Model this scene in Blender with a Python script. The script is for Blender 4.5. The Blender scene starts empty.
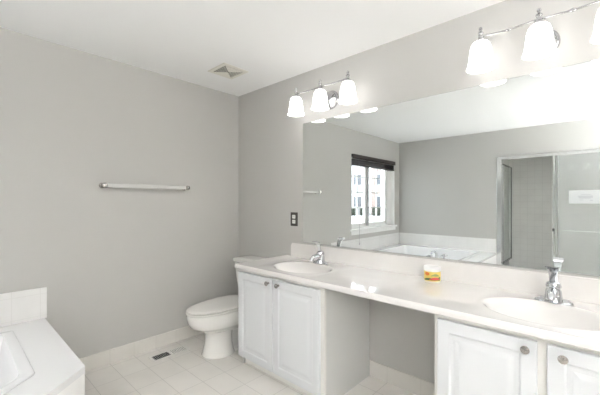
import bpy, bmesh, math, random
from mathutils import Vector, Matrix
random.seed(4)
C = bpy.context.scene.collection
S = bpy.context.scene

# ------------------------------------------------------------------ camera
cam = bpy.data.cameras.new('camera'); camo = bpy.data.objects.new('camera', cam); C.objects.link(camo)
cam.sensor_fit = 'HORIZONTAL'; cam.sensor_width = 36.0
cam.lens = 325.58 / 600 * 36; cam.shift_y = 4.11 / 600; cam.clip_start = 0.02; cam.clip_end = 300
camo.location = (-2.1496, -2.8915, 1.2976)
camo.rotation_euler = (math.pi / 2, 0, -0.82628)
S.camera = camo

# ------------------------------------------------------------------ world, daylight, exposure
SKY_STRENGTH = 3.2
LAMP_STRENGTH = 1.8
FILL_UPLIGHT_STRENGTH = 700.0  # output of the torchiere added as fill
w = bpy.data.worlds.new('overcast_sky'); S.world = w; w.use_nodes = True
bg = w.node_tree.nodes['Background']
bg.inputs[0].default_value = (0.93, 0.96, 1.0, 1); bg.inputs[1].default_value = SKY_STRENGTH
pl = bpy.data.lights.new('window_daylight_portal', 'AREA'); pl.shape = 'RECTANGLE'; pl.size = 1.45; pl.size_y = 1.22
pl.cycles.is_portal = True
plo = bpy.data.objects.new('window_daylight_portal', pl); C.objects.link(plo)
plo.location = (-2.93, 0.17, 1.45); plo.rotation_euler = (-math.pi / 2, 0, 0)
S.view_settings.view_transform = 'Standard'; S.view_settings.look = 'None'
S.view_settings.gamma = 1; S.view_settings.use_curve_mapping = False
S.view_settings.exposure = 0.95
S.cycles.use_denoising = True
S.cycles.max_bounces = 14; S.cycles.diffuse_bounces = 8; S.cycles.glossy_bounces = 8
S.cycles.transmission_bounces = 8; S.cycles.transparent_max_bounces = 12
S.cycles.sample_clamp_indirect = 12.0
S.cycles.caustics_reflective = True; S.cycles.caustics_refractive = False

# ------------------------------------------------------------------ materials
def mat(name, col, rough=0.5, metal=0.0, spec=0.5, bump=None, emit=None, coat=0.0, vary=0.0):
    m = bpy.data.materials.new(name); m.use_nodes = True
    nt = m.node_tree; b = nt.nodes['Principled BSDF']
    b.inputs['Base Color'].default_value = (*col, 1); b.inputs['Roughness'].default_value = rough
    b.inputs['Metallic'].default_value = metal; b.inputs['Specular IOR Level'].default_value = spec
    b.inputs['Coat Weight'].default_value = coat
    b.inputs['Coat Roughness'].default_value = 0.06
    if bump or vary:
        g = nt.nodes.new('ShaderNodeNewGeometry'); n = nt.nodes.new('ShaderNodeTexNoise')
        n.inputs['Scale'].default_value = bump[0] if bump else 3.0; n.inputs['Detail'].default_value = 3
        nt.links.new(g.outputs['Position'], n.inputs['Vector'])
        if bump:
            bu = nt.nodes.new('ShaderNodeBump'); bu.inputs['Strength'].default_value = bump[1]
            bu.inputs['Distance'].default_value = 0.002
            nt.links.new(n.outputs[0], bu.inputs['Height']); nt.links.new(bu.outputs[0], b.inputs['Normal'])
        if vary:
            n2 = nt.nodes.new('ShaderNodeTexNoise'); n2.inputs['Scale'].default_value = 4.5
            n2.inputs['Detail'].default_value = 6; n2.inputs['Distortion'].default_value = 1.2
            nt.links.new(g.outputs['Position'], n2.inputs['Vector'])
            r = nt.nodes.new('ShaderNodeValToRGB')
            r.color_ramp.elements[0].position = 0.35; r.color_ramp.elements[1].position = 0.7
            r.color_ramp.elements[0].color = (*[c * (1 - vary) for c in col], 1)
            r.color_ramp.elements[1].color = (*col, 1)
            nt.links.new(n2.outputs[0], r.inputs[0]); nt.links.new(r.outputs[0], b.inputs['Base Color'])
    if emit:
        b.inputs['Emission Color'].default_value = (*emit[0], 1); b.inputs['Emission Strength'].default_value = emit[1]
    return m

def tile_mat(name, axes, w_, h_, off, col, col2, grout, ms=0.003, rough=0.3, stagger=0.0):
    """rectangular tiles laid in the plane of two world axes"""
    m = bpy.data.materials.new(name); m.use_nodes = True
    nt = m.node_tree; b = nt.nodes['Principled BSDF']
    g = nt.nodes.new('ShaderNodeNewGeometry'); sx = nt.nodes.new('ShaderNodeSeparateXYZ'); cx = nt.nodes.new('ShaderNodeCombineXYZ')
    nt.links.new(g.outputs['Position'], sx.inputs[0])
    for i, a in enumerate(axes):
        ad = nt.nodes.new('ShaderNodeMath'); ad.operation = 'SUBTRACT'; ad.inputs[1].default_value = off[i] - 20 * (w_, h_)[i]
        nt.links.new(sx.outputs['XYZ'.index(a)], ad.inputs[0]); nt.links.new(ad.outputs[0], cx.inputs[i])
    t = nt.nodes.new('ShaderNodeTexBrick'); t.offset = stagger; t.squash = 1.0
    t.inputs['Scale'].default_value = 1.0; t.inputs['Mortar Size'].default_value = ms
    t.inputs['Mortar Smooth'].default_value = 0.3; t.inputs['Bias'].default_value = 0
    t.inputs['Brick Width'].default_value = w_; t.inputs['Row Height'].default_value = h_
    t.inputs['Color1'].default_value = (*col, 1); t.inputs['Color2'].default_value = (*col2, 1); t.inputs['Mortar'].default_value = (*grout, 1)
    nt.links.new(cx.outputs[0], t.inputs['Vector'])
    n = nt.nodes.new('ShaderNodeTexNoise'); n.inputs['Scale'].default_value = 5; n.inputs['Detail'].default_value = 5
    nt.links.new(g.outputs['Position'], n.inputs['Vector'])
    mx = nt.nodes.new('ShaderNodeMix'); mx.data_type = 'RGBA'; mx.blend_type = 'MULTIPLY'
    mr = nt.nodes.new('ShaderNodeMapRange'); mr.inputs[3].default_value = 0.90; mr.inputs[4].default_value = 1.06
    nt.links.new(n.outputs[0], mr.inputs[0])
    mx.inputs[0].default_value = 1.0
    nt.links.new(t.outputs['Color'], mx.inputs[6]); nt.links.new(mr.outputs[0], mx.inputs[7])
    nt.links.new(mx.outputs[2], b.inputs['Base Color'])
    b.inputs['Roughness'].default_value = rough
    bu = nt.nodes.new('ShaderNodeBump'); bu.invert = True; bu.inputs['Strength'].default_value = 0.5; bu.inputs['Distance'].default_value = 0.002
    nt.links.new(t.outputs['Fac'], bu.inputs['Height']); nt.links.new(bu.outputs[0], b.inputs['Normal'])
    return m

def glass_mat(name, tint=(0.97, 0.985, 0.98), gloss=0.07, milk=0.0):
    m = bpy.data.materials.new(name); m.use_nodes = True; nt = m.node_tree
    nt.nodes.remove(nt.nodes['Principled BSDF']); out = nt.nodes['Material Output']
    a = nt.nodes.new('ShaderNodeBsdfTransparent'); a.inputs[0].default_value = (*tint, 1)
    g = nt.nodes.new('ShaderNodeBsdfGlossy'); g.inputs['Roughness'].default_value = 0.02; g.inputs[0].default_value = (1, 1, 1, 1)
    mx = nt.nodes.new('ShaderNodeMixShader'); mx.inputs[0].default_value = gloss
    nt.links.new(a.outputs[0], mx.inputs[1]); nt.links.new(g.outputs[0], mx.inputs[2]); nt.links.new(mx.outputs[0], out.inputs[0])
    if milk:
        d = nt.nodes.new('ShaderNodeBsdfDiffuse'); d.inputs[0].default_value = (0.78, 0.79, 0.785, 1)
        m2 = nt.nodes.new('ShaderNodeMixShader'); m2.inputs[0].default_value = milk
        nt.links.new(mx.outputs[0], m2.inputs[1]); nt.links.new(d.outputs[0], m2.inputs[2]); nt.links.new(m2.outputs[0], out.inputs[0])
    return m

M = dict(
    wall=mat('warm_grey_wall_paint', (0.505, 0.497, 0.478), 0.55, spec=0.3, bump=(180, 0.05)),
    ceiling=mat('flat_white_ceiling_paint', (0.87, 0.868, 0.862), 0.85, spec=0.2, bump=(160, 0.05)),
    floor=tile_mat('beige_floor_tile', 'XY', 0.1835, 0.245, (-0.715, -0.79), (0.80, 0.775, 0.74), (0.78, 0.755, 0.715), (0.60, 0.58, 0.55), 0.0024, 0.28),
    base_x=tile_mat('baseboard_tile_along_back', 'XZ', 0.1835, 0.5, (-0.715, -0.2), (0.75, 0.73, 0.69), (0.74, 0.715, 0.675), (0.66, 0.64, 0.60), 0.0018, 0.25),
    base_y=tile_mat('baseboard_tile_along_right', 'YZ', 0.245, 0.5, (-0.79, -0.2), (0.75, 0.73, 0.69), (0.74, 0.715, 0.675), (0.66, 0.64, 0.60), 0.0018, 0.25),
    splash_x=tile_mat('white_tub_tile_back', 'XZ', 0.152, 0.1525, (-1.705, 0.499), (0.84, 0.83, 0.82), (0.83, 0.82, 0.81), (0.77, 0.76, 0.745), 0.0018, 0.18),
    splash_y=tile_mat('white_tub_tile_side', 'YZ', 0.152, 0.1525, (-0.02, 0.499), (0.84, 0.83, 0.82), (0.83, 0.82, 0.81), (0.77, 0.76, 0.745), 0.0018, 0.18),
    shower_x=tile_mat('white_shower_tile_sides', 'XZ', 0.108, 0.108, (0, 0), (0.86, 0.85, 0.83), (0.85, 0.84, 0.82), (0.72, 0.71, 0.69), 0.002, 0.2),
    shower_y=tile_mat('white_shower_tile_back', 'YZ', 0.108, 0.108, (0, 0), (0.86, 0.85, 0.83), (0.85, 0.84, 0.82), (0.72, 0.71, 0.69), 0.002, 0.2),
    acrylic=mat('white_acrylic', (0.86, 0.86, 0.87), 0.15, coat=0.3),
    marble=mat('cream_cultured_marble', (0.81, 0.785, 0.765), 0.05, coat=0.8, vary=0.04),
    porcelain=mat('white_porcelain', (0.80, 0.79, 0.765), 0.10, coat=0.5),
    seat=mat('white_toilet_seat_plastic', (0.80, 0.785, 0.755), 0.22),
    cabinet=mat('white_thermofoil', (0.70, 0.712, 0.73), 0.35),
    cabside=mat('off_white_cabinet_side', (0.66, 0.66, 0.645), 0.5),
    carcass_edge=mat('cream_face_frame', (0.76, 0.75, 0.72), 0.4),
    trim=mat('white_gloss_trim', (0.86, 0.86, 0.85), 0.3),
    mull=mat('grey_mullion', (0.45, 0.45, 0.45), 0.4),
    chrome=mat('polished_chrome', (0.62, 0.63, 0.65), 0.06, 1.0),
    fixture=mat('dark_chrome', (0.52, 0.52, 0.53), 0.12, 1.0),
    nickel=mat('brushed_nickel', (0.42, 0.40, 0.38), 0.24, 1.0),
    alu=mat('bright_aluminium', (0.85, 0.86, 0.87), 0.20, 1.0),
    mirror=mat('silvered_mirror', (0.87, 0.895, 0.885), 0.0, 1.0),
    mirror_edge=mat('mirror_edge', (0.12, 0.14, 0.13), 0.3),
    shade=mat('lit_frosted_glass', (0.9, 0.9, 0.9), 0.4, emit=((1.0, 0.98, 0.955), LAMP_STRENGTH)),
    fill_disc=mat('added_fill_emitter', (0.9, 0.9, 0.9), 0.4, emit=((0.975, 0.985, 1.0), FILL_UPLIGHT_STRENGTH)),  # glowing disc of the added fill torchiere
    bulb=mat('lit_bulb', (0.9, 0.9, 0.9), 0.4, emit=((1.0, 0.95, 0.88), LAMP_STRENGTH)),
    dark=mat('dark_cavity', (0.035, 0.034, 0.032), 0.7),
    vent=mat('cream_enamel_vent', (0.74, 0.72, 0.65), 0.4),
    vent_white=mat('white_enamel_register', (0.80, 0.79, 0.76), 0.4),
    plate=mat('dark_pewter_plate', (0.085, 0.08, 0.072), 0.35, 0.7),
    outlet=mat('white_outlet_plastic', (0.80, 0.79, 0.76), 0.35),
    clear=mat('clear_acrylic_bar', (0.60, 0.595, 0.58), 0.12, coat=0.5),
    blind=mat('dark_walnut_slat', (0.022, 0.014, 0.012), 0.35),
    cord=mat('grey_blind_cord', (0.33, 0.33, 0.33), 0.7),
    glass=glass_mat('window_glass'),
    shglass=glass_mat('shower_glass', (0.94, 0.955, 0.95), 0.06),
    milkglass=glass_mat('hazed_shower_glass', (0.945, 0.955, 0.95), 0.02, 0.24),
    alu_dark=mat('grey_aluminium', (0.40, 0.41, 0.41), 0.25, 1.0),  # mid-grey metal of the shower door frame
    vent_dark=mat('painted_duct_shade', (0.13, 0.125, 0.105), 0.8),  # shade inside the duct, put into a dark base colour
    seal=mat('dark_rubber_seal', (0.06, 0.065, 0.065), 0.5),
    paper=mat('white_paper', (0.60, 0.61, 0.62), 0.7),
    ink=mat('grey_ink', (0.36, 0.37, 0.42), 0.8),
    jar=mat('pale_jar_plastic', (0.82, 0.79, 0.70), 0.25),
    lid=mat('white_jar_lid', (0.88, 0.88, 0.88), 0.3),
    yellow=mat('yellow_label', (0.80, 0.62, 0.16), 0.4),
    orange=mat('orange_label_print', (0.72, 0.20, 0.03), 0.4),
    green=mat('green_label_print', (0.05, 0.13, 0.03), 0.4),
    lime=mat('light_green_label_print', (0.28, 0.36, 0.12), 0.4),
    red=mat('red_label_print', (0.60, 0.07, 0.06), 0.4),
    snow=mat('pale_snowy_ground', (0.62, 0.63, 0.65), 0.9, vary=0.15),
    brick=None, siding=mat('pale_grey_siding', (0.42, 0.42, 0.43), 0.8),
    hedge=mat('dark_hedge_leaves', (0.035, 0.045, 0.03), 0.9, vary=0.4),
    winglass=mat('dark_far_pane', (0.10, 0.11, 0.13), 0.15),
    roof=mat('grey_roof_shingle', (0.16, 0.15, 0.15), 0.9),
)
M['brick'] = tile_mat('pinkish_brick', 'XZ', 0.24, 0.08, (0, 0), (0.36, 0.25, 0.23), (0.30, 0.21, 0.19), (0.42, 0.40, 0.38), 0.012, 0.9, 0.5)

# ------------------------------------------------------------------ mesh helpers (world coordinates)
def box(bm, x0, x1, y0, y1, z0, z1, bev=0.0, seg=2):
    r = bmesh.ops.create_cube(bm, size=1.0)
    vs = r['verts']
    for v in vs:
        v.co = Vector(((x0 + x1) / 2 + v.co.x * abs(x1 - x0), (y0 + y1) / 2 + v.co.y * abs(y1 - y0), (z0 + z1) / 2 + v.co.z * abs(z1 - z0)))
    if bev:
        es = list({e for v in vs for e in v.link_edges})
        bmesh.ops.bevel(bm, geom=es, offset=bev, segments=seg, affect='EDGES', profile=0.5)
    return bm
def loft(bm, rings, cap0=True, cap1=True, closed=True):
    vr = [[bm.verts.new(p) for p in r] for r in rings]
    n = len(rings[0])
    for a, b in zip(vr, vr[1:]):
        for i in range(n if closed else n - 1):
            j = (i + 1) % n
            bm.faces.new((a[i], a[j], b[j], b[i]))
    if cap0: bm.faces.new(vr[0][::-1])
    if cap1: bm.faces.new(vr[-1])
    return vr
def lathe(bm, prof, origin=(0, 0, 0), axis='z', n=32, cap=True):
    """prof: (radius, height) pairs; axis z, or x meaning outwards along -x"""
    rings = []
    for r, h in prof:
        ring = []
        for i in range(n):
            a = 2 * math.pi * i / n
            c, s = r * math.cos(a), r * math.sin(a)
            p = (c, s, h) if axis == 'z' else (-h, c, s) if axis == 'x' else (c, -h, s)
            ring.append(Vector(p) + Vector(origin))
        rings.append(ring)
    loft(bm, rings, cap, cap)
    return bm
def tube(bm, pts, r, n=12, cap=True):
    pts = [Vector(p) for p in pts]; rr = r if isinstance(r, (list, tuple)) else [r] * len(pts)
    t0 = (pts[1] - pts[0]).normalized()
    up = Vector((0, 0, 1)) if abs(t0.z) < 0.9 else Vector((0, 1, 0))
    u = t0.cross(up).normalized(); rings = []
    for k, p in enumerate(pts):
        t = (pts[min(k + 1, len(pts) - 1)] - pts[max(k - 1, 0)]).normalized()
        u = (u - t * u.dot(t)).normalized(); v = t.cross(u)
        rings.append([p + (u * math.cos(2 * math.pi * i / n) + v * math.sin(2 * math.pi * i / n)) * rr[k] for i in range(n)])
    loft(bm, rings, cap, cap)
    return bm
def sph(bm, c, r, sc=(1, 1, 1), u=20, v=12):
    m = Matrix.Translation(c) @ Matrix.Diagonal((r * sc[0], r * sc[1], r * sc[2], 1))
    bmesh.ops.create_uvsphere(bm, u_segments=u, v_segments=v, radius=1, matrix=m)
    return bm
def BM(): return bmesh.new()
def wloc(o):
    v = Vector((0, 0, 0))
    while o: v += o.location; o = o.parent
    return v
def obj(name, bm, m, parent=None, smooth=False, loc=None):
    """one mesh object; bm is in world coordinates; loc = own origin of a top-level mesh"""
    bmesh.ops.recalc_face_normals(bm, faces=bm.faces)
    base = wloc(parent) if parent else Vector(loc or (0, 0, 0))
    for v in bm.verts: v.co -= base
    me = bpy.data.meshes.new(name); bm.to_mesh(me); bm.free()
    me.materials.append(m)
    if smooth:
        for p in me.polygons: p.use_smooth = True
        try: me.set_sharp_from_angle(angle=math.radians(38))
        except Exception: pass
    o = bpy.data.objects.new(name, me); C.objects.link(o)
    if parent: o.parent = parent
    elif loc: o.location = loc
    return o
def tag(o, label, cat, group=None):
    o['label'] = label; o['category'] = cat
    if group: o['group'] = group
    return o
def thing(name, label, cat, loc, group=None):
    o = bpy.data.objects.new(name, None); C.objects.link(o); o.location = loc; o.empty_display_size = 0.1
    return tag(o, label, cat, group)
def struct(name, bm, m, parent=None, smooth=False):
    o = obj(name, bm, m, parent, smooth)
    if parent is None: o['kind'] = 'structure'
    return o
def copy_tree(o, parent=None):
    c = o.copy(); C.objects.link(c); c.parent = parent
    for ch in list(o.children): copy_tree(ch, c)
    return c
def bx(*a, **k): return box(BM(), *a, **k)

W = 3.865; H = 2.44; YN = -5.2; T = 0.12
# ------------------------------------------------------------------ room shell
struct('floor', bx(-W - T, T, YN - T, T, -0.12, 0.0), M['floor'])
struct('ceiling', bx(-W - 1.1, T, YN - T, T + 0.1, H, H + 0.12), M['ceiling'])
WX0, WX1, WZ0, WZ1 = -3.657, -2.205, 0.848, 2.06     # window opening
b = BM(); WT = 0.2
box(b, -W - T, WX0, 0, WT, -0.1, H); box(b, WX1, T, 0, WT, -0.1, H)
box(b, WX0, WX1, 0, WT, -0.1, WZ0); box(b, WX0, WX1, 0, WT, WZ1, H)
bmesh.ops.remove_doubles(b, verts=b.verts, dist=1e-5)
struct('wall_back', b, M['wall'])
struct('wall_right', bx(0, T, YN, 0, -0.1, H), M['wall'])
SY0, SY1, SD = -3.32, -1.665, 0.98                      # shower alcove
b = BM()
box(b, -W - T, -W, SY1, 0, -0.1, H); box(b, -W - T, -W, YN, SY0, -0.1, H); box(b, -W - T, -W, SY0, SY1, 2.02, H)
struct('wall_left', b, M['wall'])
struct('wall_front', bx(-W - T, T, YN - T, YN, -0.1, H), M['wall'])
# shower alcove lining
struct('wall_shower_back', bx(-W - SD - 0.05, -W - SD, SY0 - 0.05, SY1 + 0.05, -0.1, H), M['shower_y'])
struct('wall_shower_far', bx(-W - SD, -W - T, SY1, SY1 + 0.05, -0.1, H), M['shower_x'])
struct('wall_shower_near', bx(-W - SD, -W - T, SY0 - 0.05, SY0, -0.1, H), M['shower_x'])
b = BM(); box(b, -W - SD, -W - T, SY0, SY1, -0.1, 0.10); box(b, -W - T, -W + 0.005, SY0, SY1, -0.0, 0.27, 0.008)
struct('floor_shower_pan', b, M['acrylic'])
# baseboards
BH = 0.1146
struct('baseboard_back', bx(-1.70, 0, -0.012, 0, 0, BH, bev=0.003), M['base_x'])
b = BM(); box(b, -0.012, 0, -0.77, -0.012, 0, BH, 0.003); box(b, -0.012, 0, -2.302, -1.627, 0, BH, 0.003); box(b, -0.012, 0, YN, -3.175, 0, BH, 0.003)
struct('baseboard_right', b, M['base_y'])

# ------------------------------------------------------------------ window
b = BM()
fr = 0.035
for y0, y1, t in ((0.06, 0.19, fr),):
    box(b, WX0, WX0 + 0.17, y0, y1, WZ0, WZ1); box(b, WX1 - t, WX1, y0, y1, WZ0, WZ1)
    box(b, WX0, WX1, y0, y1, WZ1 - t, WZ1); box(b, WX0, WX1, y0, y1, WZ0, WZ0 + t)
win = struct('window_1', b, M['trim'])
b = BM()
box(b, WX0 - 0.002, WX0 + 0.012, -0.006, 0.06, WZ0, WZ1)
obj('window_jamb', b, M['trim'], win)
obj('window_sill', box(BM(), WX0 - 0.06, WX1 + 0.03, -0.035, 0.06, WZ0 - 0.025, WZ0 + 0.004, 0.004), M['trim'], win)
obj('window_apron', box(BM(), WX0 - 0.03, WX1 + 0.01, -0.014, 0.0, WZ0 - 0.085, WZ0 - 0.025, 0.003), M['trim'], win)
xm = -2.80
obj('mullion', bx(xm - 0.025, xm + 0.025, 0.06, 0.15, WZ0 + fr, WZ1 - fr), M['mull'], win)
for a0, a1 in ((WX0 + 0.17, xm - 0.025), (xm + 0.025, WX1 - fr)):
    b = BM(); st = 0.05; z0, z1 = WZ0 + fr, WZ1 - fr
    box(b, a0, a0 + st, 0.08, 0.12, z0, z1); box(b, a1 - st, a1, 0.08, 0.12, z0, z1)
    box(b, a0, a1, 0.08, 0.12, z0, z0 + st); box(b, a0, a1, 0.08, 0.12, z1 - st, z1)
    s = obj('sash', b, M['trim'], win)
    b = BM()
    box(b, (a0 + a1) / 2 - 0.009, (a0 + a1) / 2 + 0.009, 0.088, 0.112, z0 + st, z1 - st)
    for k in (1, 2, 3):
        zz = z0 + st + (z1 - z0 - 2 * st) * k / 4
        box(b, a0 + st, a1 - st, 0.088, 0.112, zz - 0.008, zz + 0.008)
    obj('muntin_grid', b, M['trim'], s)
    obj('pane', bx(a0 + st, a1 - st, 0.098, 0.102, z0 + st, z1 - st), M['glass'], s)

# ------------------------------------------------------------------ outside
g = struct('ground', bx(-90, 30, 0.6, 90, -0.75, -0.5), M['snow'])
D = Vector((-0.86, 0.51, 0)).normalized(); N = Vector((D.y, -D.x, 0))   # view line from the mirrored eye
base = Vector((2.15, -2.89, 0)) + D * 44
ang = math.atan2(N.y, N.x)
def rbox(bm, x0, x1, y0, y1, z0, z1):      # box in the street's own frame: x along facade, y away
    n0 = len(bm.verts); box(bm, x0, x1, y0, y1, z0, z1); bm.verts.ensure_lookup_table()
    for v in list(bm.verts)[n0:]:
        v.co = Vector((base.x, base.y, -0.5)) + N * -v.co.x + D * v.co.y + Vector((0, 0, v.co.z))
    return bm
def house(name, label, x0, x1, wallm, hh, cols, rows):
    c = Vector((base.x, base.y, -0.5)) + N * -((x0 + x1) / 2)
    t = thing(name, label, 'building', c)
    obj('wall', rbox(BM(), x0, x1, 0, 8, 0, hh), wallm, t)
    obj('roof', rbox(BM(), x0 - 0.3, x1 + 0.3, -0.4, 8.4, hh, hh + 0.5), M['roof'], t)
    for i in range(cols):
        for j in range(rows):
            wx = x0 + (x1 - x0) * (i + 0.5) / cols; wz = 1.0 + j * 2.9
            f = obj('window', rbox(BM(), wx - 0.6, wx + 0.6, -0.08, 0.0, wz, wz + 1.6), M['trim'], t)
            b_ = BM(); rbox(b_, wx - 0.5, wx - 0.04, -0.11, -0.08, wz + 0.1, wz + 1.5); rbox(b_, wx + 0.04, wx + 0.5, -0.11, -0.08, wz + 0.1, wz + 1.5)
            obj('pane', b_, M['winglass'], f)
house('townhouse', 'pale grey townhouse across the street, seen through the left half of the window', -10, -0.3, M['siding'], 9.5, 4, 3)
house('townhouse', 'pinkish brick townhouse across the street, seen through the right half of the window', 0.3, 10, M['brick'], 8.8, 4, 3)
hl = ['dark trimmed hedge bush in front of the pale grey townhouse, far end', 'dark trimmed hedge bush in front of the pale grey townhouse, next to the brick house',
      'dark trimmed hedge bush at the left end of the brick townhouse', 'dark trimmed hedge bush below the middle windows of the brick townhouse']
for k, (hx, hw) in enumerate(((-2.2, 0.8), (-0.75, 0.45), (0.9, 0.6), (2.4, 0.6))):
    b = BM(); bmesh.ops.create_icosphere(b, subdivisions=4, radius=1)
    c = Vector((base.x, base.y, -0.5)) + N * -hx + D * -1.6
    for v in b.verts:
        n = v.co.normalized(); r = 1 + 0.12 * math.sin(9 * n.x + k) * math.cos(11 * n.y) + random.uniform(-0.05, 0.05)
        q = n * r; q = Vector((max(-0.85, min(0.85, q.x)), q.y, max(-0.8, min(0.85, q.z))))
        v.co = c + Vector((0, 0, 0.5)) + N * q.x * hw + D * q.y * 0.6 + Vector((0, 0, q.z * 0.6))
    tag(obj('hedge_bush', b, M['hedge'], loc=tuple(c)), hl[k], 'bush', 'hedge bushes across the street')

# ------------------------------------------------------------------ window blind
bl = thing('window_blind', 'dark brown wooden blind pulled up to the top of the window', 'blind', (-2.93, 0.0, 2.06))
obj('valance', box(BM(), WX0 + 0.004, WX1 - 0.004, -0.03, -0.012, 1.985, 2.055, 0.003), M['blind'], bl)
obj('headrail', bx(WX0 + 0.016, WX1 - 0.006, -0.01, 0.045, 2.015, 2.055), M['blind'], bl)
b = BM()
for k in range(9):
    z = 1.978 - k * 0.0085; box(b, WX0 + 0.02, WX1 - 0.01, -0.012, 0.04, z - 0.003, z, 0.001, 1)
obj('slat_stack', b, M['blind'], bl)
obj('bottom_rail', box(BM(), WX0 + 0.02, WX1 - 0.01, -0.014, 0.042, 1.880, 1.900, 0.003), M['blind'], bl)
b = BM(); tube(b, [(-2.37, -0.034, 2.0), (-2.37, -0.036, 1.6), (-2.37, -0.04, 1.0), (-2.37, -0.04, 0.64)], 0.0025, 6)
lathe(b, [(0.002, 0.65), (0.006, 0.64), (0.008, 0.60), (0.001, 0.598)], (-2.37, -0.04, 0), n=10)
obj('pull_cord', b, M['cord'], bl, True)

# ------------------------------------------------------------------ tub surround, tub
DZ = 0.475
outer = [(-1.68, -0.001), (-1.68, -0.995), (-2.42, -1.665), (-W + 0.001, -1.665), (-W + 0.001, -0.001)]
def inset(poly, ds):
    """inset a clockwise polygon, one distance per edge i -> i+1"""
    n = len(poly); L = []
    for i in range(n):
        a, c = Vector(poly[i]), Vector(poly[(i + 1) % n]); d = (c - a).normalized()
        nrm = Vector((d.y, -d.x)); L.append((a + nrm * ds[i], d))
    out = []
    for i in range(n):
        (p, d), (q, e) = L[i - 1], L[i]
        cr = d.x * e.y - d.y * e.x; t = ((q - p).x * e.y - (q - p).y * e.x) / cr
        out.append(p + d * t)
    return out
def rounded(poly, r, k=5):
    n = len(poly); out = []
    for i in range(n):
        p = Vector(poly[i]); a = (Vector(poly[i - 1]) - p).normalized(); c = (Vector(poly[(i + 1) % n]) - p).normalized()
        A = p + a * r; B = p + c * r
        for j in range(k + 1):
            t = j / k; out.append(A * (1 - t) ** 2 + p * 2 * t * (1 - t) + B * t * t)
    return out
hole = inset(outer, (0.185, 0.185, 0.185, 0.15, 0.15))
sr = thing('tub_surround', 'white angled tub deck with tiled splash built in the corner under the window', 'tub deck', (-1.9, -0.9, 0))
b = BM()
hr = rounded(hole, 0.02); n5 = len(hr)
orr = [o for o in outer for _ in range(6)]
# deck ring
vo = [b.verts.new((p[0], p[1], DZ)) for p in outer]; vh = [b.verts.new((p.x, p.y, DZ)) for p in hr]
vo2 = [b.verts.new((p[0], p[1], DZ - 0.035)) for p in outer]; vh2 = [b.verts.new((p.x, p.y, DZ - 0.035)) for p in hr]
for A, B_ in ((vo, vh), (vo2, vh2)):
    for i in range(5):
        j = (i + 1) % 5
        for k in range(5): b.faces.new((A[i], B_[i * 6 + k], B_[i * 6 + k + 1]))
        b.faces.new((A[i], B_[i * 6 + 5], B_[j * 6], A[j]))
for i in range(5): b.faces.new((vo[i], vo[(i + 1) % 5], vo2[(i + 1) % 5], vo2[i]))
for i in range(n5): b.faces.new((vh[i], vh[(i + 1) % n5], vh2[(i + 1) % n5], vh2[i]))
obj('deck', b, M['acrylic'], sr)
ap = inset(outer, (0.0008, 0.0008, 0.0008, 0.0, 0.0)); b = BM()
api = inset(outer, (0.03, 0.03, 0.03, 0.0, 0.0))
for i in range(3):
    q = [ap[i], ap[i + 1], api[i + 1], api[i]]
    loft(b, [[Vector((p.x, p.y, z)) for p in q] for z in (0, DZ - 0.035)])
obj('apron', b, M['trim'], sr)
obj('tile_splash', bx(-W + 0.0135, -1.668, -0.012, -0.0005, DZ, 0.694, bev=0.003), M['splash_x'], sr)
obj('tile_splash', bx(-W + 0.001, -W + 0.013, -1.66, -0.001, DZ, 0.694, bev=0.003), M['splash_y'], sr)
tb = thing('bathtub', 'white drop-in bathtub sunk in the angled deck under the window', 'bathtub', (-2.8, -0.8, DZ))
b = BM(); rings = []
for d, z, r in ((-0.002, 0.002, .02), (0.0, 0.006, .02), (0.005, 0.008, .02), (0.040, 0.007, .03), (0.05, 0.004, .04), (0.065, -0.04, .06), (0.12, -0.30, .15), (0.16, -0.36, .18), (0.24, -0.385, .2)):
    rings.append([Vector((p.x, p.y, DZ + z)) for p in rounded(inset(hole, (d,) * 5), r, 8)])
loft(b, rings, False, True)
obj('basin', b, M['acrylic'], tb, True)
# tub filler on the diagonal deck
dd = Vector((-0.74, -0.67, 0)).normalized(); nn = Vector((-dd.y, dd.x, 0)) * -1
if nn.y < 0: nn = -nn
fc = Vector((-2.18, -1.33, DZ))
tf = thing('tub_faucet', 'chrome two-handle tub filler on the angled tub deck', 'faucet', tuple(fc))
b = BM(); lathe(b, [(0.030, 0.0), (0.030, 0.008), (0.018, 0.02), (0.015, 0.09), (0.017, 0.10)], tuple(fc), n=20)
tube(b, [fc + Vector((0, 0, 0.09)), fc + Vector((0, 0, 0.14)) + nn * 0.01, fc + Vector((0, 0, 0.165)) + nn * 0.05, fc + Vector((0, 0, 0.155)) + nn * 0.11, fc + Vector((0, 0, 0.12)) + nn * 0.15], [0.016, 0.016, 0.015, 0.014, 0.013], 12)
obj('spout', b, M['chrome'], tf, True)
for s in (-0.10, 0.10):
    c = fc + dd * s; b = BM()
    lathe(b, [(0.026, 0.0), (0.026, 0.008), (0.013, 0.02), (0.012, 0.09), (0.022, 0.105), (0.022, 0.125), (0.005, 0.135)], tuple(c), n=16)
    tube(b, [c + Vector((0, 0, 0.115)) - dd * 0.045, c + Vector((0, 0, 0.12)), c + Vector((0, 0, 0.115)) + dd * 0.045], 0.007, 8)
    tube(b, [c + Vector((0, 0, 0.115)) - nn * 0.045, c + Vector((0, 0, 0.12)), c + Vector((0, 0, 0.115)) + nn * 0.045], 0.007, 8)
    obj('handle', b, M['chrome'], tf, True)

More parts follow.
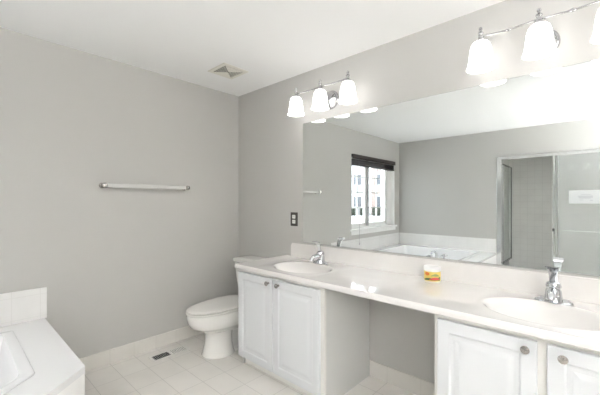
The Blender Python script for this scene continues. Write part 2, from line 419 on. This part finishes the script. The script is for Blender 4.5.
# ------------------------------------------------------------------ shower enclosure
FX = -W + 0.0
se = thing('shower_enclosure', 'silver framed glass shower enclosure with its door swung inwards', 'shower', (FX, -2.4, 0.27))
b = BM(); x0, x1 = FX - 0.035, FX + 0.012
box(b, x0, x1, SY0 + .002, SY1 - .004, 1.965, 2.012, 0.004)
box(b, x0, x1, -1.735, SY1 - .004, 0.27, 1.965, 0.004)
box(b, x0, x1, SY0 + .002, SY0 + 0.04, 0.27, 1.965, 0.004)
box(b, x0, x1, SY0 + 0.04, -1.735, 0.27, 0.295, 0.003)
obj('frame', b, M['alu'], se)
b = BM(); box(b, x0, x1, -2.415, -2.382, 0.295, 1.965, 0.004); box(b, x0 + 0.004, x1 - 0.006, -2.452, -2.428, 0.295, 1.965, 0.003)
obj('post', b, M['alu'], se)
fp = obj('fixed_panel', bx(FX - 0.015, FX - 0.009, SY0 + 0.04, -2.44, 0.295, 1.965), M['milkglass'], se)
b = BM(); tube(b, [(FX + 0.045, -2.50, 0.885), (FX + 0.045, -3.22, 0.885)], 0.005, 10)
for y in (-2.53, -3.19): tube(b, [(FX - 0.008, y, 0.885), (FX + 0.045, y, 0.885)], 0.006, 10)
obj('towel_rail', b, M['alu'], se, True)
obj('catch', box(BM(), FX + 0.012, FX + 0.035, -2.405, -2.38, 0.87, 0.905, 0.004), M['seal'], se)
dx0, dx1, dy = FX - 0.04, FX - 0.70, -1.742
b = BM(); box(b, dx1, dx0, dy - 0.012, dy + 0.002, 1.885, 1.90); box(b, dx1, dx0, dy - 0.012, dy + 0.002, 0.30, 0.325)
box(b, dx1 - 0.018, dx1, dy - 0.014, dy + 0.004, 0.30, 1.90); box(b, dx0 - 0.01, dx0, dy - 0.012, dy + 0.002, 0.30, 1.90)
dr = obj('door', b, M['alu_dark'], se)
obj('pane', bx(dx1, dx0 - 0.01, dy - 0.008, dy - 0.002, 0.325, 1.885), M['shglass'], dr)
# note taped on the fixed panel
nt_ = thing('paper_note', 'white printed paper note taped on the shower glass panel', 'note', (FX, -2.71, 1.36))
b = BM(); box(b, FX - 0.009, FX - 0.0078, -2.90, -2.565, 1.27, 1.455)
obj('sheet', b, M['paper'], nt_)
b = BM()
for y0, y1, z, h in ((-2.80, -2.70, 1.395, .004), (-2.82, -2.66, 1.375, .006), (-2.82, -2.67, 1.36, .008), (-2.80, -2.68, 1.345, .005), (-2.72, -2.68, 1.32, .005), (-2.82, -2.79, 1.315, .005)):
    box(b, FX - 0.0078, FX - 0.0074, y0, y1, z - h / 2, z + h / 2)
obj('printed_lines', b, M['ink'], nt_)

# ------------------------------------------------------------------ mirror
mi = thing('mirror', 'large frameless wall mirror above the vanity counter', 'mirror', (0, -2.05, 0.93))
obj('mirror_glass', bx(-0.0065, -0.004, -3.16, -0.954, 0.936, 1.988), M['mirror'], mi)
obj('backing', bx(-0.004, 0.0, -3.162, -0.952, 0.934, 1.990), M['mirror_edge'], mi)

# ------------------------------------------------------------------ countertop with two integral basins
YL, YR, XF, CZ = -0.738, -3.20, -0.60, 0.80
ct = thing('vanity_countertop', 'long cream cultured marble vanity top with two oval basins and backsplash', 'countertop', (-0.3, -2.0, CZ))
sinks = [(-0.325, -1.235), (-0.325, -2.705)]; AX, AY = 0.180, 0.238
er = 0.026; xi, yi0, yi1 = XF + er, YL - er, YR + er
b = BM()
def quad(*p): b.faces.new([b.verts.new(q) for q in p])
NS = 72
cuts = [yi0]
for sx_, sy_ in sinks: cuts += [sy_ + 0.28, sy_ - 0.28]
cuts.append(yi1)
for a0, a1 in ((cuts[0], cuts[1]), (cuts[2], cuts[3]), (cuts[4], cuts[5])):
    quad((-0.001, a0, CZ), (xi, a0, CZ), (xi, a1, CZ), (-0.001, a1, CZ))
def ell(sx_, sy_, t, z): return [Vector((sx_ + AX * t * math.cos(a), sy_ + AY * t * math.sin(a), z)) for a in ANG]
for sx_, sy_ in sinks:
    rx0, rx1, ry0, ry1 = xi, -0.001, sy_ - 0.28, sy_ + 0.28
    ANG = [2 * math.pi * i / NS for i in range(NS)]
    # corner directions in ellipse parameter space
    for cx_, cy_ in ((rx0, ry0), (rx1, ry0), (rx0, ry1), (rx1, ry1)):
        ANG.append(math.atan2((cy_ - sy_) / AY, (cx_ - sx_) / AX) % (2 * math.pi))
    ANG.sort()
    rect = []
    for a in ANG:
        d = Vector((AX * math.cos(a), AY * math.sin(a)))
        t = min((((rx1 if d.x > 0 else rx0) - sx_) / d.x) if abs(d.x) > 1e-9 else 1e9, (((ry1 if d.y > 0 else ry0) - sy_) / d.y) if abs(d.y) > 1e-9 else 1e9)
        rect.append(Vector((sx_ + d.x * t, sy_ + d.y * t, CZ)))
    loft(b, [rect, ell(sx_, sy_, 1.10, CZ), ell(sx_, sy_, 1.06, CZ + 0.0015), ell(sx_, sy_, 1.03, CZ)], False, False)
    bb = BM(); prof = [(1.03, 0.0), (1.0, -0.003), (0.97, -0.010), (0.93, -0.024), (0.86, -0.048), (0.76, -0.074), (0.62, -0.098), (0.45, -0.115), (0.28, -0.124), (0.13, -0.128)]
    loft(bb, [ell(sx_, sy_, t, CZ + z) for t, z in prof], False, True)
    bs = obj('basin', bb, M['marble'], ct, True)
    bb = BM(); lathe(bb, [(0.026, -0.128), (0.027, -0.1245), (0.021, -0.124), (0.018, -0.127), (0.004, -0.127)], (sx_, sy_, CZ), n=24)
    obj('drain', bb, M['chrome'], bs, True)
# rolled edge
def edge_ring(o, z):
    pts = [Vector((-0.001, yi0 + o, z))]
    for k in range(7):
        a = math.pi / 2 * k / 6; pts.append(Vector((xi - o * math.sin(a), yi0 + o * math.cos(a), z)))
    for k in range(7):
        a = math.pi / 2 * k / 6; pts.append(Vector((xi - o * math.cos(a), yi1 - o * math.sin(a), z)))
    pts.append(Vector((-0.001, yi1 - o, z))); return pts
prof = [(0, CZ), (0.006, CZ + 0.0025), (0.014, CZ + 0.003), (0.020, CZ), (0.0245, CZ - 0.006), (er, CZ - 0.013), (er, CZ - 0.027), (0.022, CZ - 0.031), (-0.01, CZ - 0.031), (-0.06, CZ - 0.031)]
loft(b, [edge_ring(o, z) for o, z in prof], False, False, closed=False)
bmesh.ops.remove_doubles(b, verts=b.verts, dist=1e-6)
obj('counter_slab', b, M['marble'], ct, True)
b = BM(); z0, z1 = CZ - 0.002, 0.922; ya, yb = -0.808, YR   # backsplash with rounded far corner
pr = [(ya, z0)] + [(ya - 0.022 + 0.022 * math.cos(a), z1 - 0.022 + 0.022 * math.sin(a)) for a in [math.pi / 2 * k / 6 for k in range(7)]] + [(yb, z1), (yb, z0)]
loft(b, [[Vector((x, y, z)) for y, z in pr] for x in (-0.001, -0.012)])
bmesh.ops.bevel(b, geom=[e for e in b.edges if all(v.co.x < -0.011 and v.co.z > z0 + 0.001 for v in e.verts)], offset=0.005, segments=3, affect='EDGES')
obj('backsplash', b, M['marble'], ct, True)

# ------------------------------------------------------------------ cabinets
def raised_door(y0, y1, z0, z1, xb, th=0.02):
    """y0 > y1; face looks to -x"""
    b = BM()
    steps = [(0, 0.0), (0, th - 0.004), (0.0015, th - 0.001), (0.004, th), (0.052, th), (0.056, th - 0.002), (0.060, th - 0.0055), (0.066, th - 0.006), (0.078, th - 0.0055), (0.098, th - 0.001), (0.104, th - 0.0005)]
    rings = [[Vector((xb - d, y0 - i, z0 + i)), Vector((xb - d, y1 + i, z0 + i)), Vector((xb - d, y1 + i, z1 - i)), Vector((xb - d, y0 - i, z1 - i))] for i, d in steps]
    loft(b, rings); return b
def cabinet(label, ya, yb, doors, knobs, z1d, vis):
    t = thing('vanity_cabinet', label, 'cabinet', (-0.28, (ya + yb) / 2, 0), 'white vanity cabinets')
    zt = 0.768; xf = -0.550
    b = BM()
    obj('side_panel', bx(xf + 0.018, -0.013, ya - 0.016, ya, 0.0, zt), M['cabside'], t)
    obj('side_panel', bx(xf + 0.018, -0.013, yb, yb + 0.016, 0.0, zt), M['cabside'], t)
    b = BM(); box(b, xf + 0.018, -0.013, yb + 0.016, ya - 0.016, 0.095, 0.11); box(b, -0.02, -0.013, yb + 0.016, ya - 0.016, 0.11, zt)
    obj('carcass', b, M['carcass_edge'], t)
    b = BM(); box(b, xf, xf + 0.018, ya - 0.04, ya, 0.085, zt); box(b, xf, xf + 0.018, yb, yb + 0.04, 0.085, zt)
    box(b, xf, xf + 0.018, yb + 0.04, ya - 0.04, 0.085, 0.125); box(b, xf, xf + 0.018, yb + 0.04, ya - 0.04, 0.70, zt)
    ym = sum(doors[0] + doors[1]) / 4; box(b, xf, xf + 0.018, ym - 0.03, ym + 0.03, 0.125, 0.70)
    obj('face_frame', b, M['carcass_edge'], t)
    obj('toe_kick', bx(-0.515, -0.50, yb + 0.016, ya - 0.016, 0.0, 0.095), M['carcass_edge'], t)
    for (d0, d1), ky in zip(doors, knobs):
        d = obj('door', raised_door(d0, d1, 0.072, z1d, xf - 0.001), M['cabinet'], t)
        b = BM(); lathe(b, [(0.008, 0.0), (0.008, 0.003), (0.0055, 0.008), (0.006, 0.014), (0.014, 0.019), (0.0165, 0.024), (0.015, 0.029), (0.008, 0.032), (0.001, 0.0325)], (xf - 0.021, ky, 0.708), 'x', 20, False)
        obj('knob', b, M['nickel'], d, True)
    return t
cabinet('white two-door vanity cabinet beside the toilet', -0.772, -1.626, [(-0.765, -1.163), (-1.173, -1.597)], [-1.128, -1.232], 0.742, 1)
cabinet('white two-door vanity cabinet under the nearer basin, right of the knee space', -2.303, -3.175, [(-2.322, -2.708), (-2.740, -3.150)], [-2.672, -2.79], 0.742, 1)

# ------------------------------------------------------------------ toilet
TY = -0.47
to = thing('toilet', 'white two-piece toilet with closed lid between the grey wall and the vanity', 'toilet', (-0.35, TY, 0))
def egg(u0, u1, bw, z, bk=1.0, n=40):
    """outline from u0 (back) to u1 (front), widest at 40% from the back"""
    um = u0 + (u1 - u0) * 0.42; out = []
    for i in range(n):
        a = 2 * math.pi * i / n; c, s = math.cos(a), math.sin(a)
        e = 0.92; f = 1.0 if c > 0 else 1.0 + (bk - 1.0) * min(1.0, abs(c) * 1.6)
        uu = um + (u1 - um) * c if c > 0 else um + (um - u0) * (-(abs(c) ** (0.75)))
        out.append(Vector((-uu, TY + f * bw * math.copysign(abs(s) ** e, s), z)))
    return out
b = BM()
secs = [(.30, .690, .095, .195), (.22, .705, .120, .222, .8), (.19, .765, .152, .245, .85), (.18, .810, .174, .27), (.17, .833, .183, .31), (.17, .842, .187, .36), (.18, .838, .184, .375), (.20, .815, .168, .380)]
loft(b, [egg(*s) for s in secs])
obj('bowl', b, M['porcelain'], to, True)
b = BM(); loft(b, [egg(*q) for q in ((.43, .700, .124, 0), (.43, .705, .126, .008), (.44, .697, .118, .03), (.45, .682, .106, .09), (.45, .675, .100, .15), (.44, .68, .100, .205))])
obj('pedestal', b, M['porcelain'], to, True)
b = BM(); loft(b, [egg(*q) for q in ((.08, .56, .110, 0), (.08, .56, .110, .018), (.10, .55, .075, .035), (.10, .55, .062, .12), (.08, .55, .075, .20), (.07, .55, .10, .25), (.06, .50, .12, .352))])
obj('trapway', b, M['porcelain'], to, True)
b = BM(); loft(b, [egg(.24, .838, .182, .380), egg(.235, .846, .187, .384), egg(.235, .846, .187, .390), egg(.24, .838, .180, .394), egg(.25, .826, .168, .3945)])
obj('seat_ring', b, M['seat'], to, True)
b = BM(); loft(b, [egg(.26, .820, .168, .4015), egg(.240, .838, .181, .4025), egg(.236, .843, .185, .409), egg(.242, .836, .180, .414), egg(.28, .80, .15, .418), egg(.36, .70, .09, .420)])
obj('seat_lid', b, M['seat'], to, True)
for s in (-1, 1): obj('hinge', sph(BM(), (-0.232, TY + s * 0.075, 0.400), 0.016, (1.1, 1.4, 1.0)), M['seat'], to, True)
def rrect(xa, xb, hw, z, r=0.03, k=6):
    pts = rounded([(-xb, TY + hw), (-xb, TY - hw), (-xa, TY - hw), (-xa, TY + hw)], r, k)
    return [Vector((p.x, p.y, z)) for p in pts]
b = BM(); loft(b, [rrect(.035, .17, .12, .35), rrect(.03, .185, .165, .385), rrect(.025, .215, .198, .42, .04), rrect(.022, .230, .216, .56, .04), rrect(.02, .242, .230, .708, .04)])
obj('tank', b, M['porcelain'], to, True)
b = BM(); loft(b, [rrect(.016, .244, .233, .708, .04), rrect(.012, .254, .242, .716, .045), rrect(.012, .256, .244, .737, .045), rrect(.016, .252, .240, .747, .045), rrect(.03, .236, .224, .752, .045), rrect(.06, .20, .18, .754, .04)])
obj('tank_lid', b, M['porcelain'], to, True)

# ------------------------------------------------------------------ basin faucets
fx0, fy0 = -0.122, -1.245
def fv(x, y, z): return Vector((fx0 + x, fy0 + y, CZ + z))
fa = thing('basin_faucet', 'chrome single-lever faucet on the far basin, beside the backsplash near the toilet', 'faucet', (fx0, fy0, CZ), 'chrome basin faucets')
b = BM()
def plate(o, z):
    pts = []
    for i in range(48):
        a = 2 * math.pi * i / 48; y = 0.078 * math.cos(a); wdt = 0.030 - 0.013 * (abs(y) / 0.078) ** 1.5
        pts.append(fv(wdt * math.sin(a) * (1 - o), y * (1 - o * 0.5), z))
    return pts
loft(b, [plate(0, 0.0), plate(0, 0.006), plate(0.12, 0.010), plate(0.35, 0.013), plate(0.55, 0.020)])
obj('base_plate', b, M['chrome'], fa, True)
b = BM()
lathe(b, [(0.042, 0.008), (0.038, 0.018), (0.035, 0.035), (0.032, 0.060), (0.026, 0.070)], tuple(fv(0, 0, 0)), n=28)
tube(b, [fv(0.0, 0, 0.040), fv(-0.03, 0, 0.053), fv(-0.06, 0, 0.060), fv(-0.085, 0, 0.058), fv(-0.105, 0, 0.048), fv(-0.110, 0, 0.036)], [0.027, 0.026, 0.024, 0.021, 0.018, 0.017], 18)
obj('body', b, M['chrome'], fa, True)
b = BM()
lathe(b, [(0.024, 0.066), (0.030, 0.072), (0.033, 0.082), (0.028, 0.096), (0.015, 0.104), (0.002, 0.105)], tuple(fv(0, 0, 0)), n=24)
obj('lever_cap', b, M['chrome'], fa, True)
b = BM()
def pad(x, z, hw, tx, tz): return [fv(x - tx, -hw, z - tz), fv(x - tx, hw, z - tz), fv(x + tx, hw * 0.9, z + tz), fv(x + tx, -hw * 0.9, z + tz)]
loft(b, [pad(-0.004, 0.088, 0.013, .005, .002), pad(-0.012, 0.115, 0.015, .005, .001), pad(-0.022, 0.150, 0.018, .004, .001), pad(-0.030, 0.167, 0.021, .003, .002), pad(-0.042, 0.178, 0.025, .001, .003), pad(-0.068, 0.183, 0.028, 0, .0025), pad(-0.074, 0.183, 0.024, 0, .002)])
obj('lever', b, M['chrome'], fa, True)
f2 = copy_tree(fa); f2.location = (-0.115, -2.722, CZ); f2['label'] = 'chrome single-lever faucet on the nearer basin, at the right edge of the mirror'

# ------------------------------------------------------------------ jar
jc = Vector((-0.112, -2.128, CZ)); jr = 0.048
ja = thing('jar', 'small squat plastic jar with white lid and yellow, green and red label', 'jar', tuple(jc))
b = BM(); lathe(b, [(jr - 0.006, 0), (jr - 0.001, 0.004), (jr, 0.012), (jr, 0.078), (jr - 0.003, 0.084), (jr - 0.006, 0.088)], tuple(jc), n=40)
obj('jar_body', b, M['jar'], ja, True)
b = BM(); lathe(b, [(jr, 0.0825), (jr + 0.0015, 0.084), (jr + 0.0015, 0.107), (jr - 0.001, 0.111), (jr - 0.006, 0.112), (0.001, 0.112)], tuple(jc), n=40)
obj('lid', b, M['lid'], ja, True)
def wrap(pts_fn, m, name, par, dr=0.0012):
    """patch curved round the jar: pts_fn(t) -> (angle, z low, z high)"""
    b = BM(); ring = []
    for k in range(33):
        a, zl, zh = pts_fn(k / 32); c, s = math.cos(a), math.sin(a); row = []
        for rr, z in ((jr + dr, zl), (jr + dr, zh), (jr - 0.001, zh), (jr - 0.001, zl)):
            row.append(jc + Vector((c * rr, s * rr, z)))
        ring.append(row)
    loft(b, ring); return obj(name, b, m, par, False)
A0 = math.atan2(-0.79, -2.02)             # label front faces the room
lb = wrap(lambda t: (A0 - 1.35 + 2.7 * t, 0.016, 0.079), M['yellow'], 'label', ja, 0.0006)
def at(a0, a1, f): return lambda t: (A0 + a0 + (a1 - a0) * t, *f(t))
wrap(at(-1.0, -0.35, lambda t: (0.062 - 0.010 * math.sin(math.pi * t) ** .5, 0.065 + 0.011 * math.sin(math.pi * t) ** .5)), M['orange'], 'printed_badge', lb)
wrap(at(-1.15, 1.1, lambda t: (0.018 + 0.004 * math.sin(3 * t), 0.026 + 0.022 * t + 0.004 * math.sin(6 * t))), M['green'], 'printed_leaf_band', lb, 0.0009)
wrap(at(-0.2, 0.9, lambda t: (0.050, 0.052 + 0.014 * math.sin(math.pi * t))), M['lime'], 'printed_leaf', lb, 0.0016)
wrap(at(-0.35, 1.0, lambda t: (0.025, 0.030 + 0.013 * math.sin(math.pi * t))), M['red'], 'printed_ribbon', lb, 0.0016)

ja.scale = (1, 1, 0.89)

# ------------------------------------------------------------------ vanity lights
LY, LZ, LX = -1.264, 2.209, -0.148
vl = thing('vanity_light', 'chrome three-shade vanity light above the far basin, near the toilet corner', 'light fixture', (0, LY, LZ), 'chrome vanity lights')
b = BM(); lathe(b, [(0.076, 0), (0.076, 0.006), (0.070, 0.014), (0.063, 0.016), (0.060, 0.022), (0.035, 0.028), (0.018, 0.034)], (0, LY + 0.002, LZ - 0.075), 'x', 36)
obj('backplate', b, M['fixture'], vl, True)
b = BM(); tube(b, [(-0.03, LY + 0.002, LZ - 0.075), (-0.07, LY + 0.002, LZ - 0.07), (-0.11, LY - 0.0, LZ - 0.04), (LX, LY, LZ)], 0.008, 12)
obj('arm', b, M['fixture'], vl, True)
b = BM()
pts = [(LX, LY + y, LZ + 0.003 * math.cos(math.pi * y / 0.131) - 0.004) for y in [0.262 - 0.524 * k / 40 for k in range(41)]]
tube(b, pts, 0.0052, 10)
for y in (-0.262, -0.13, 0, 0.13, 0.262): sph(b, (LX, LY + y, LZ + 0.003 * math.cos(math.pi * y / 0.131) - 0.004), 0.0095, (1, 1.5, 1), 14, 8)
obj('bar', b, M['fixture'], vl, True)
for y in (0.262, 0.0, -0.262):
    o3 = (LX, LY + y, LZ)
    b = BM(); lathe(b, [(0.024, -0.034), (0.027, -0.028), (0.022, -0.016), (0.011, -0.008), (0.009, 0.008), (0.013, 0.013), (0.015, 0.020), (0.008, 0.027), (0.0065, 0.034), (0.010, 0.041), (0.008, 0.049), (0.002, 0.053)], o3, n=18)
    hd = obj('shade_holder', b, M['fixture'], vl, True)
    b = BM(); po = [(0.022, -0.026), (0.036, -0.032), (0.046, -0.045), (0.053, -0.070), (0.057, -0.100), (0.060, -0.132), (0.065, -0.158), (0.072, -0.177)]
    pi_ = [(r - 0.003, h) for r, h in po[::-1]]
    pi_[-1] = (0.018, -0.030)
    lathe(b, po + pi_, o3, n=32, cap=False)
    obj('glass_shade', b, M['shade'], vl, True)
    b = BM(); sph(b, (o3[0], o3[1], o3[2] - 0.10), 0.026, (1, 1, 1.25), 16, 10)
    obj('bulb', b, M['bulb'], vl, True)
v2 = copy_tree(vl); v2.location = (0, -2.668, LZ); v2['label'] = 'chrome three-shade vanity light above the nearer basin, cut by the right edge of the photo'

# ------------------------------------------------------------------ unseen torchiere behind the camera, added as ceiling-bounced fill light
PX, PY, PZ = -3.2, -4.6, 1.20
dl = thing('added_fill_torchiere', 'added metal torchiere out of view, fill light bounced off the ceiling', 'added fill lamp', (PX, PY, 0))
obj('base', lathe(BM(), [(0.14, 0.0), (0.14, 0.012), (0.12, 0.022), (0.02, 0.032)], (PX, PY, 0), n=32), M['nickel'], dl, True)
obj('pole', lathe(BM(), [(0.012, 0.03), (0.012, PZ - 0.033)], (PX, PY, 0), n=16), M['nickel'], dl, True)
b = BM(); lathe(b, [(0.20, 0.06), (0.17, 0.02), (0.11, -0.02), (0.03, -0.035), (0.028, -0.032), (0.108, -0.016), (0.166, 0.024), (0.196, 0.062)], (PX, PY, PZ), n=40, cap=False)
obj('bowl_shade', b, M['nickel'], dl, True)
b = BM(); lathe(b, [(0.10, 0.0), (0.13, 0.012), (0.13, 0.02), (0.03, 0.022)], (PX, PY, PZ), n=32)
obj('light_disc', b, M['fill_disc'], dl, True)

# ------------------------------------------------------------------ wall outlet, towel bar
ol = thing('wall_outlet', 'dark metal outlet plate with white receptacles on the wall left of the mirror', 'outlet', (0, -0.842, 1.137))
obj('cover_plate', bx(-0.006, 0, -0.885, -0.797, 1.075, 1.200, bev=0.003), M['plate'], ol)
for z in (1.160, 1.115):
    r_ = obj('receptacle', bx(-0.009, -0.006, -0.859, -0.823, z - 0.0165, z + 0.0165, bev=0.004), M['outlet'], ol)
    b = BM(); box(b, -0.0094, -0.0088, -0.850, -0.848, z - 0.004, z + 0.006); box(b, -0.0094, -0.0088, -0.835, -0.833, z - 0.004, z + 0.006)
    obj('slots', b, M['dark'], r_)
tw = thing('towel_bar', 'clear acrylic towel bar with chrome end posts on the grey back wall', 'towel bar', (-0.98, 0, 1.425))
for x, s in ((-1.318, -1), (-0.632, 1)):
    b = BM(); lathe(b, [(0.022, 0), (0.022, 0.006), (0.014, 0.012), (0.011, 0.03), (0.011, 0.055), (0.018, 0.062), (0.021, 0.075), (0.018, 0.088), (0.004, 0.094)], (x, 0, 1.425), 'y', 24)
    obj('post', b, M['nickel'], tw, True)
b = BM(); box(b, -1.300, -0.650, -0.084, -0.066, 1.408, 1.442, 0.005)
obj('bar', b, M['clear'], tw, True)

# ------------------------------------------------------------------ ceiling vent (four-way diffuser)
VX, VY, VS = -0.478, -0.495, 0.128
cv = thing('ceiling_vent', 'small square cream ceiling vent with four-way louvres', 'vent', (VX, VY, H))
def sq(h, z): return [Vector((VX + h * a, VY + h * c, z)) for a, c in ((-1, -1), (1, -1), (1, 1), (-1, 1))]
b = BM(); loft(b, [sq(VS, H - 0.0005), sq(VS, H - 0.004), sq(VS - 0.006, H - 0.007), sq(VS - 0.028, H - 0.008), sq(VS - 0.03, H - 0.0005)], False, False)
obj('frame', b, M['vent'], cv)
obj('duct_opening', bx(VX - VS + 0.03, VX + VS - 0.03, VY - VS + 0.03, VY + VS - 0.03, H - 0.0015, H - 0.0005), M['vent_dark'], cv)  # flat sheet under the ceiling, dark colour stands for shade behind the louvres
for qd in range(4):
    b = BM(); ca, sa = [(1, 0), (0, 1), (-1, 0), (0, -1)][qd]; wide = qd % 2 == 1
    for k in range(6):
        r1 = 0.098 - 0.0155 * k; r0 = r1 - (0.0138 if wide else 0.0050)
        def P(r, t, z): return Vector((VX + ca * r - sa * t, VY + sa * r + ca * t, z))
        loft(b, [[P(r1, -r1 + .002, H - .008), P(r1, r1 - .002, H - .008), P(r0, r0 - .002, H - .0075), P(r0, -r0 + .002, H - .0075)],
                 [P(r1, -r1 + .002, H - .009), P(r1, r1 - .002, H - .009), P(r0, r0 - .002, H - .0085), P(r0, -r0 + .002, H - .0085)]])
    obj('louvre', b, M['vent'], cv)

# ------------------------------------------------------------------ floor register
RX0, RX1, RY0, RY1 = -1.015, -0.695, -0.245, -0.125
fr_ = thing('floor_register', 'white metal floor register with slots set in the tiles left of the toilet', 'vent', (-0.855, -0.185, 0))
b = BM()
box(b, RX0, RX1, RY1 - 0.018, RY1, 0, 0.006, 0.002); box(b, RX0, RX1, RY0, RY0 + 0.018, 0, 0.006, 0.002)
box(b, RX0, RX0 + 0.018, RY0 + 0.018, RY1 - 0.018, 0, 0.006); box(b, RX1 - 0.018, RX1, RY0 + 0.018, RY1 - 0.018, 0, 0.006)
xm_ = (RX0 + RX1) / 2; box(b, xm_ - 0.006, xm_ + 0.006, RY0 + 0.018, RY1 - 0.018, 0, 0.006)
obj('frame', b, M['vent_white'], fr_)
obj('well', bx(RX0 + 0.01, RX1 - 0.01, RY0 + 0.01, RY1 - 0.01, 0.0003, 0.0012), M['dark'], fr_)
b = BM()
for x0, x1, s in ((RX0 + 0.018, xm_ - 0.006, -1), (xm_ + 0.006, RX1 - 0.018, 1)):
    n = 9
    for k in range(n):
        xc = x0 + (x1 - x0) * (k + 0.5) / n
        hw = 0.0022 if s == -1 else 0.0034
        q = [Vector((xc - hw, 0, 0.0015 if s == 1 else 0.0050)), Vector((xc + hw, 0, 0.0050 if s == 1 else 0.0015)), Vector((xc + hw + 0.001, 0, 0.0055 if s == 1 else 0.0015)), Vector((xc - hw + 0.001, 0, 0.0015 if s == 1 else 0.0055))]
        loft(b, [[Vector((p.x, y, p.z)) for p in q] for y in (RY0 + 0.018, RY1 - 0.018)])
obj('vane', b, M['vent_white'], fr_)
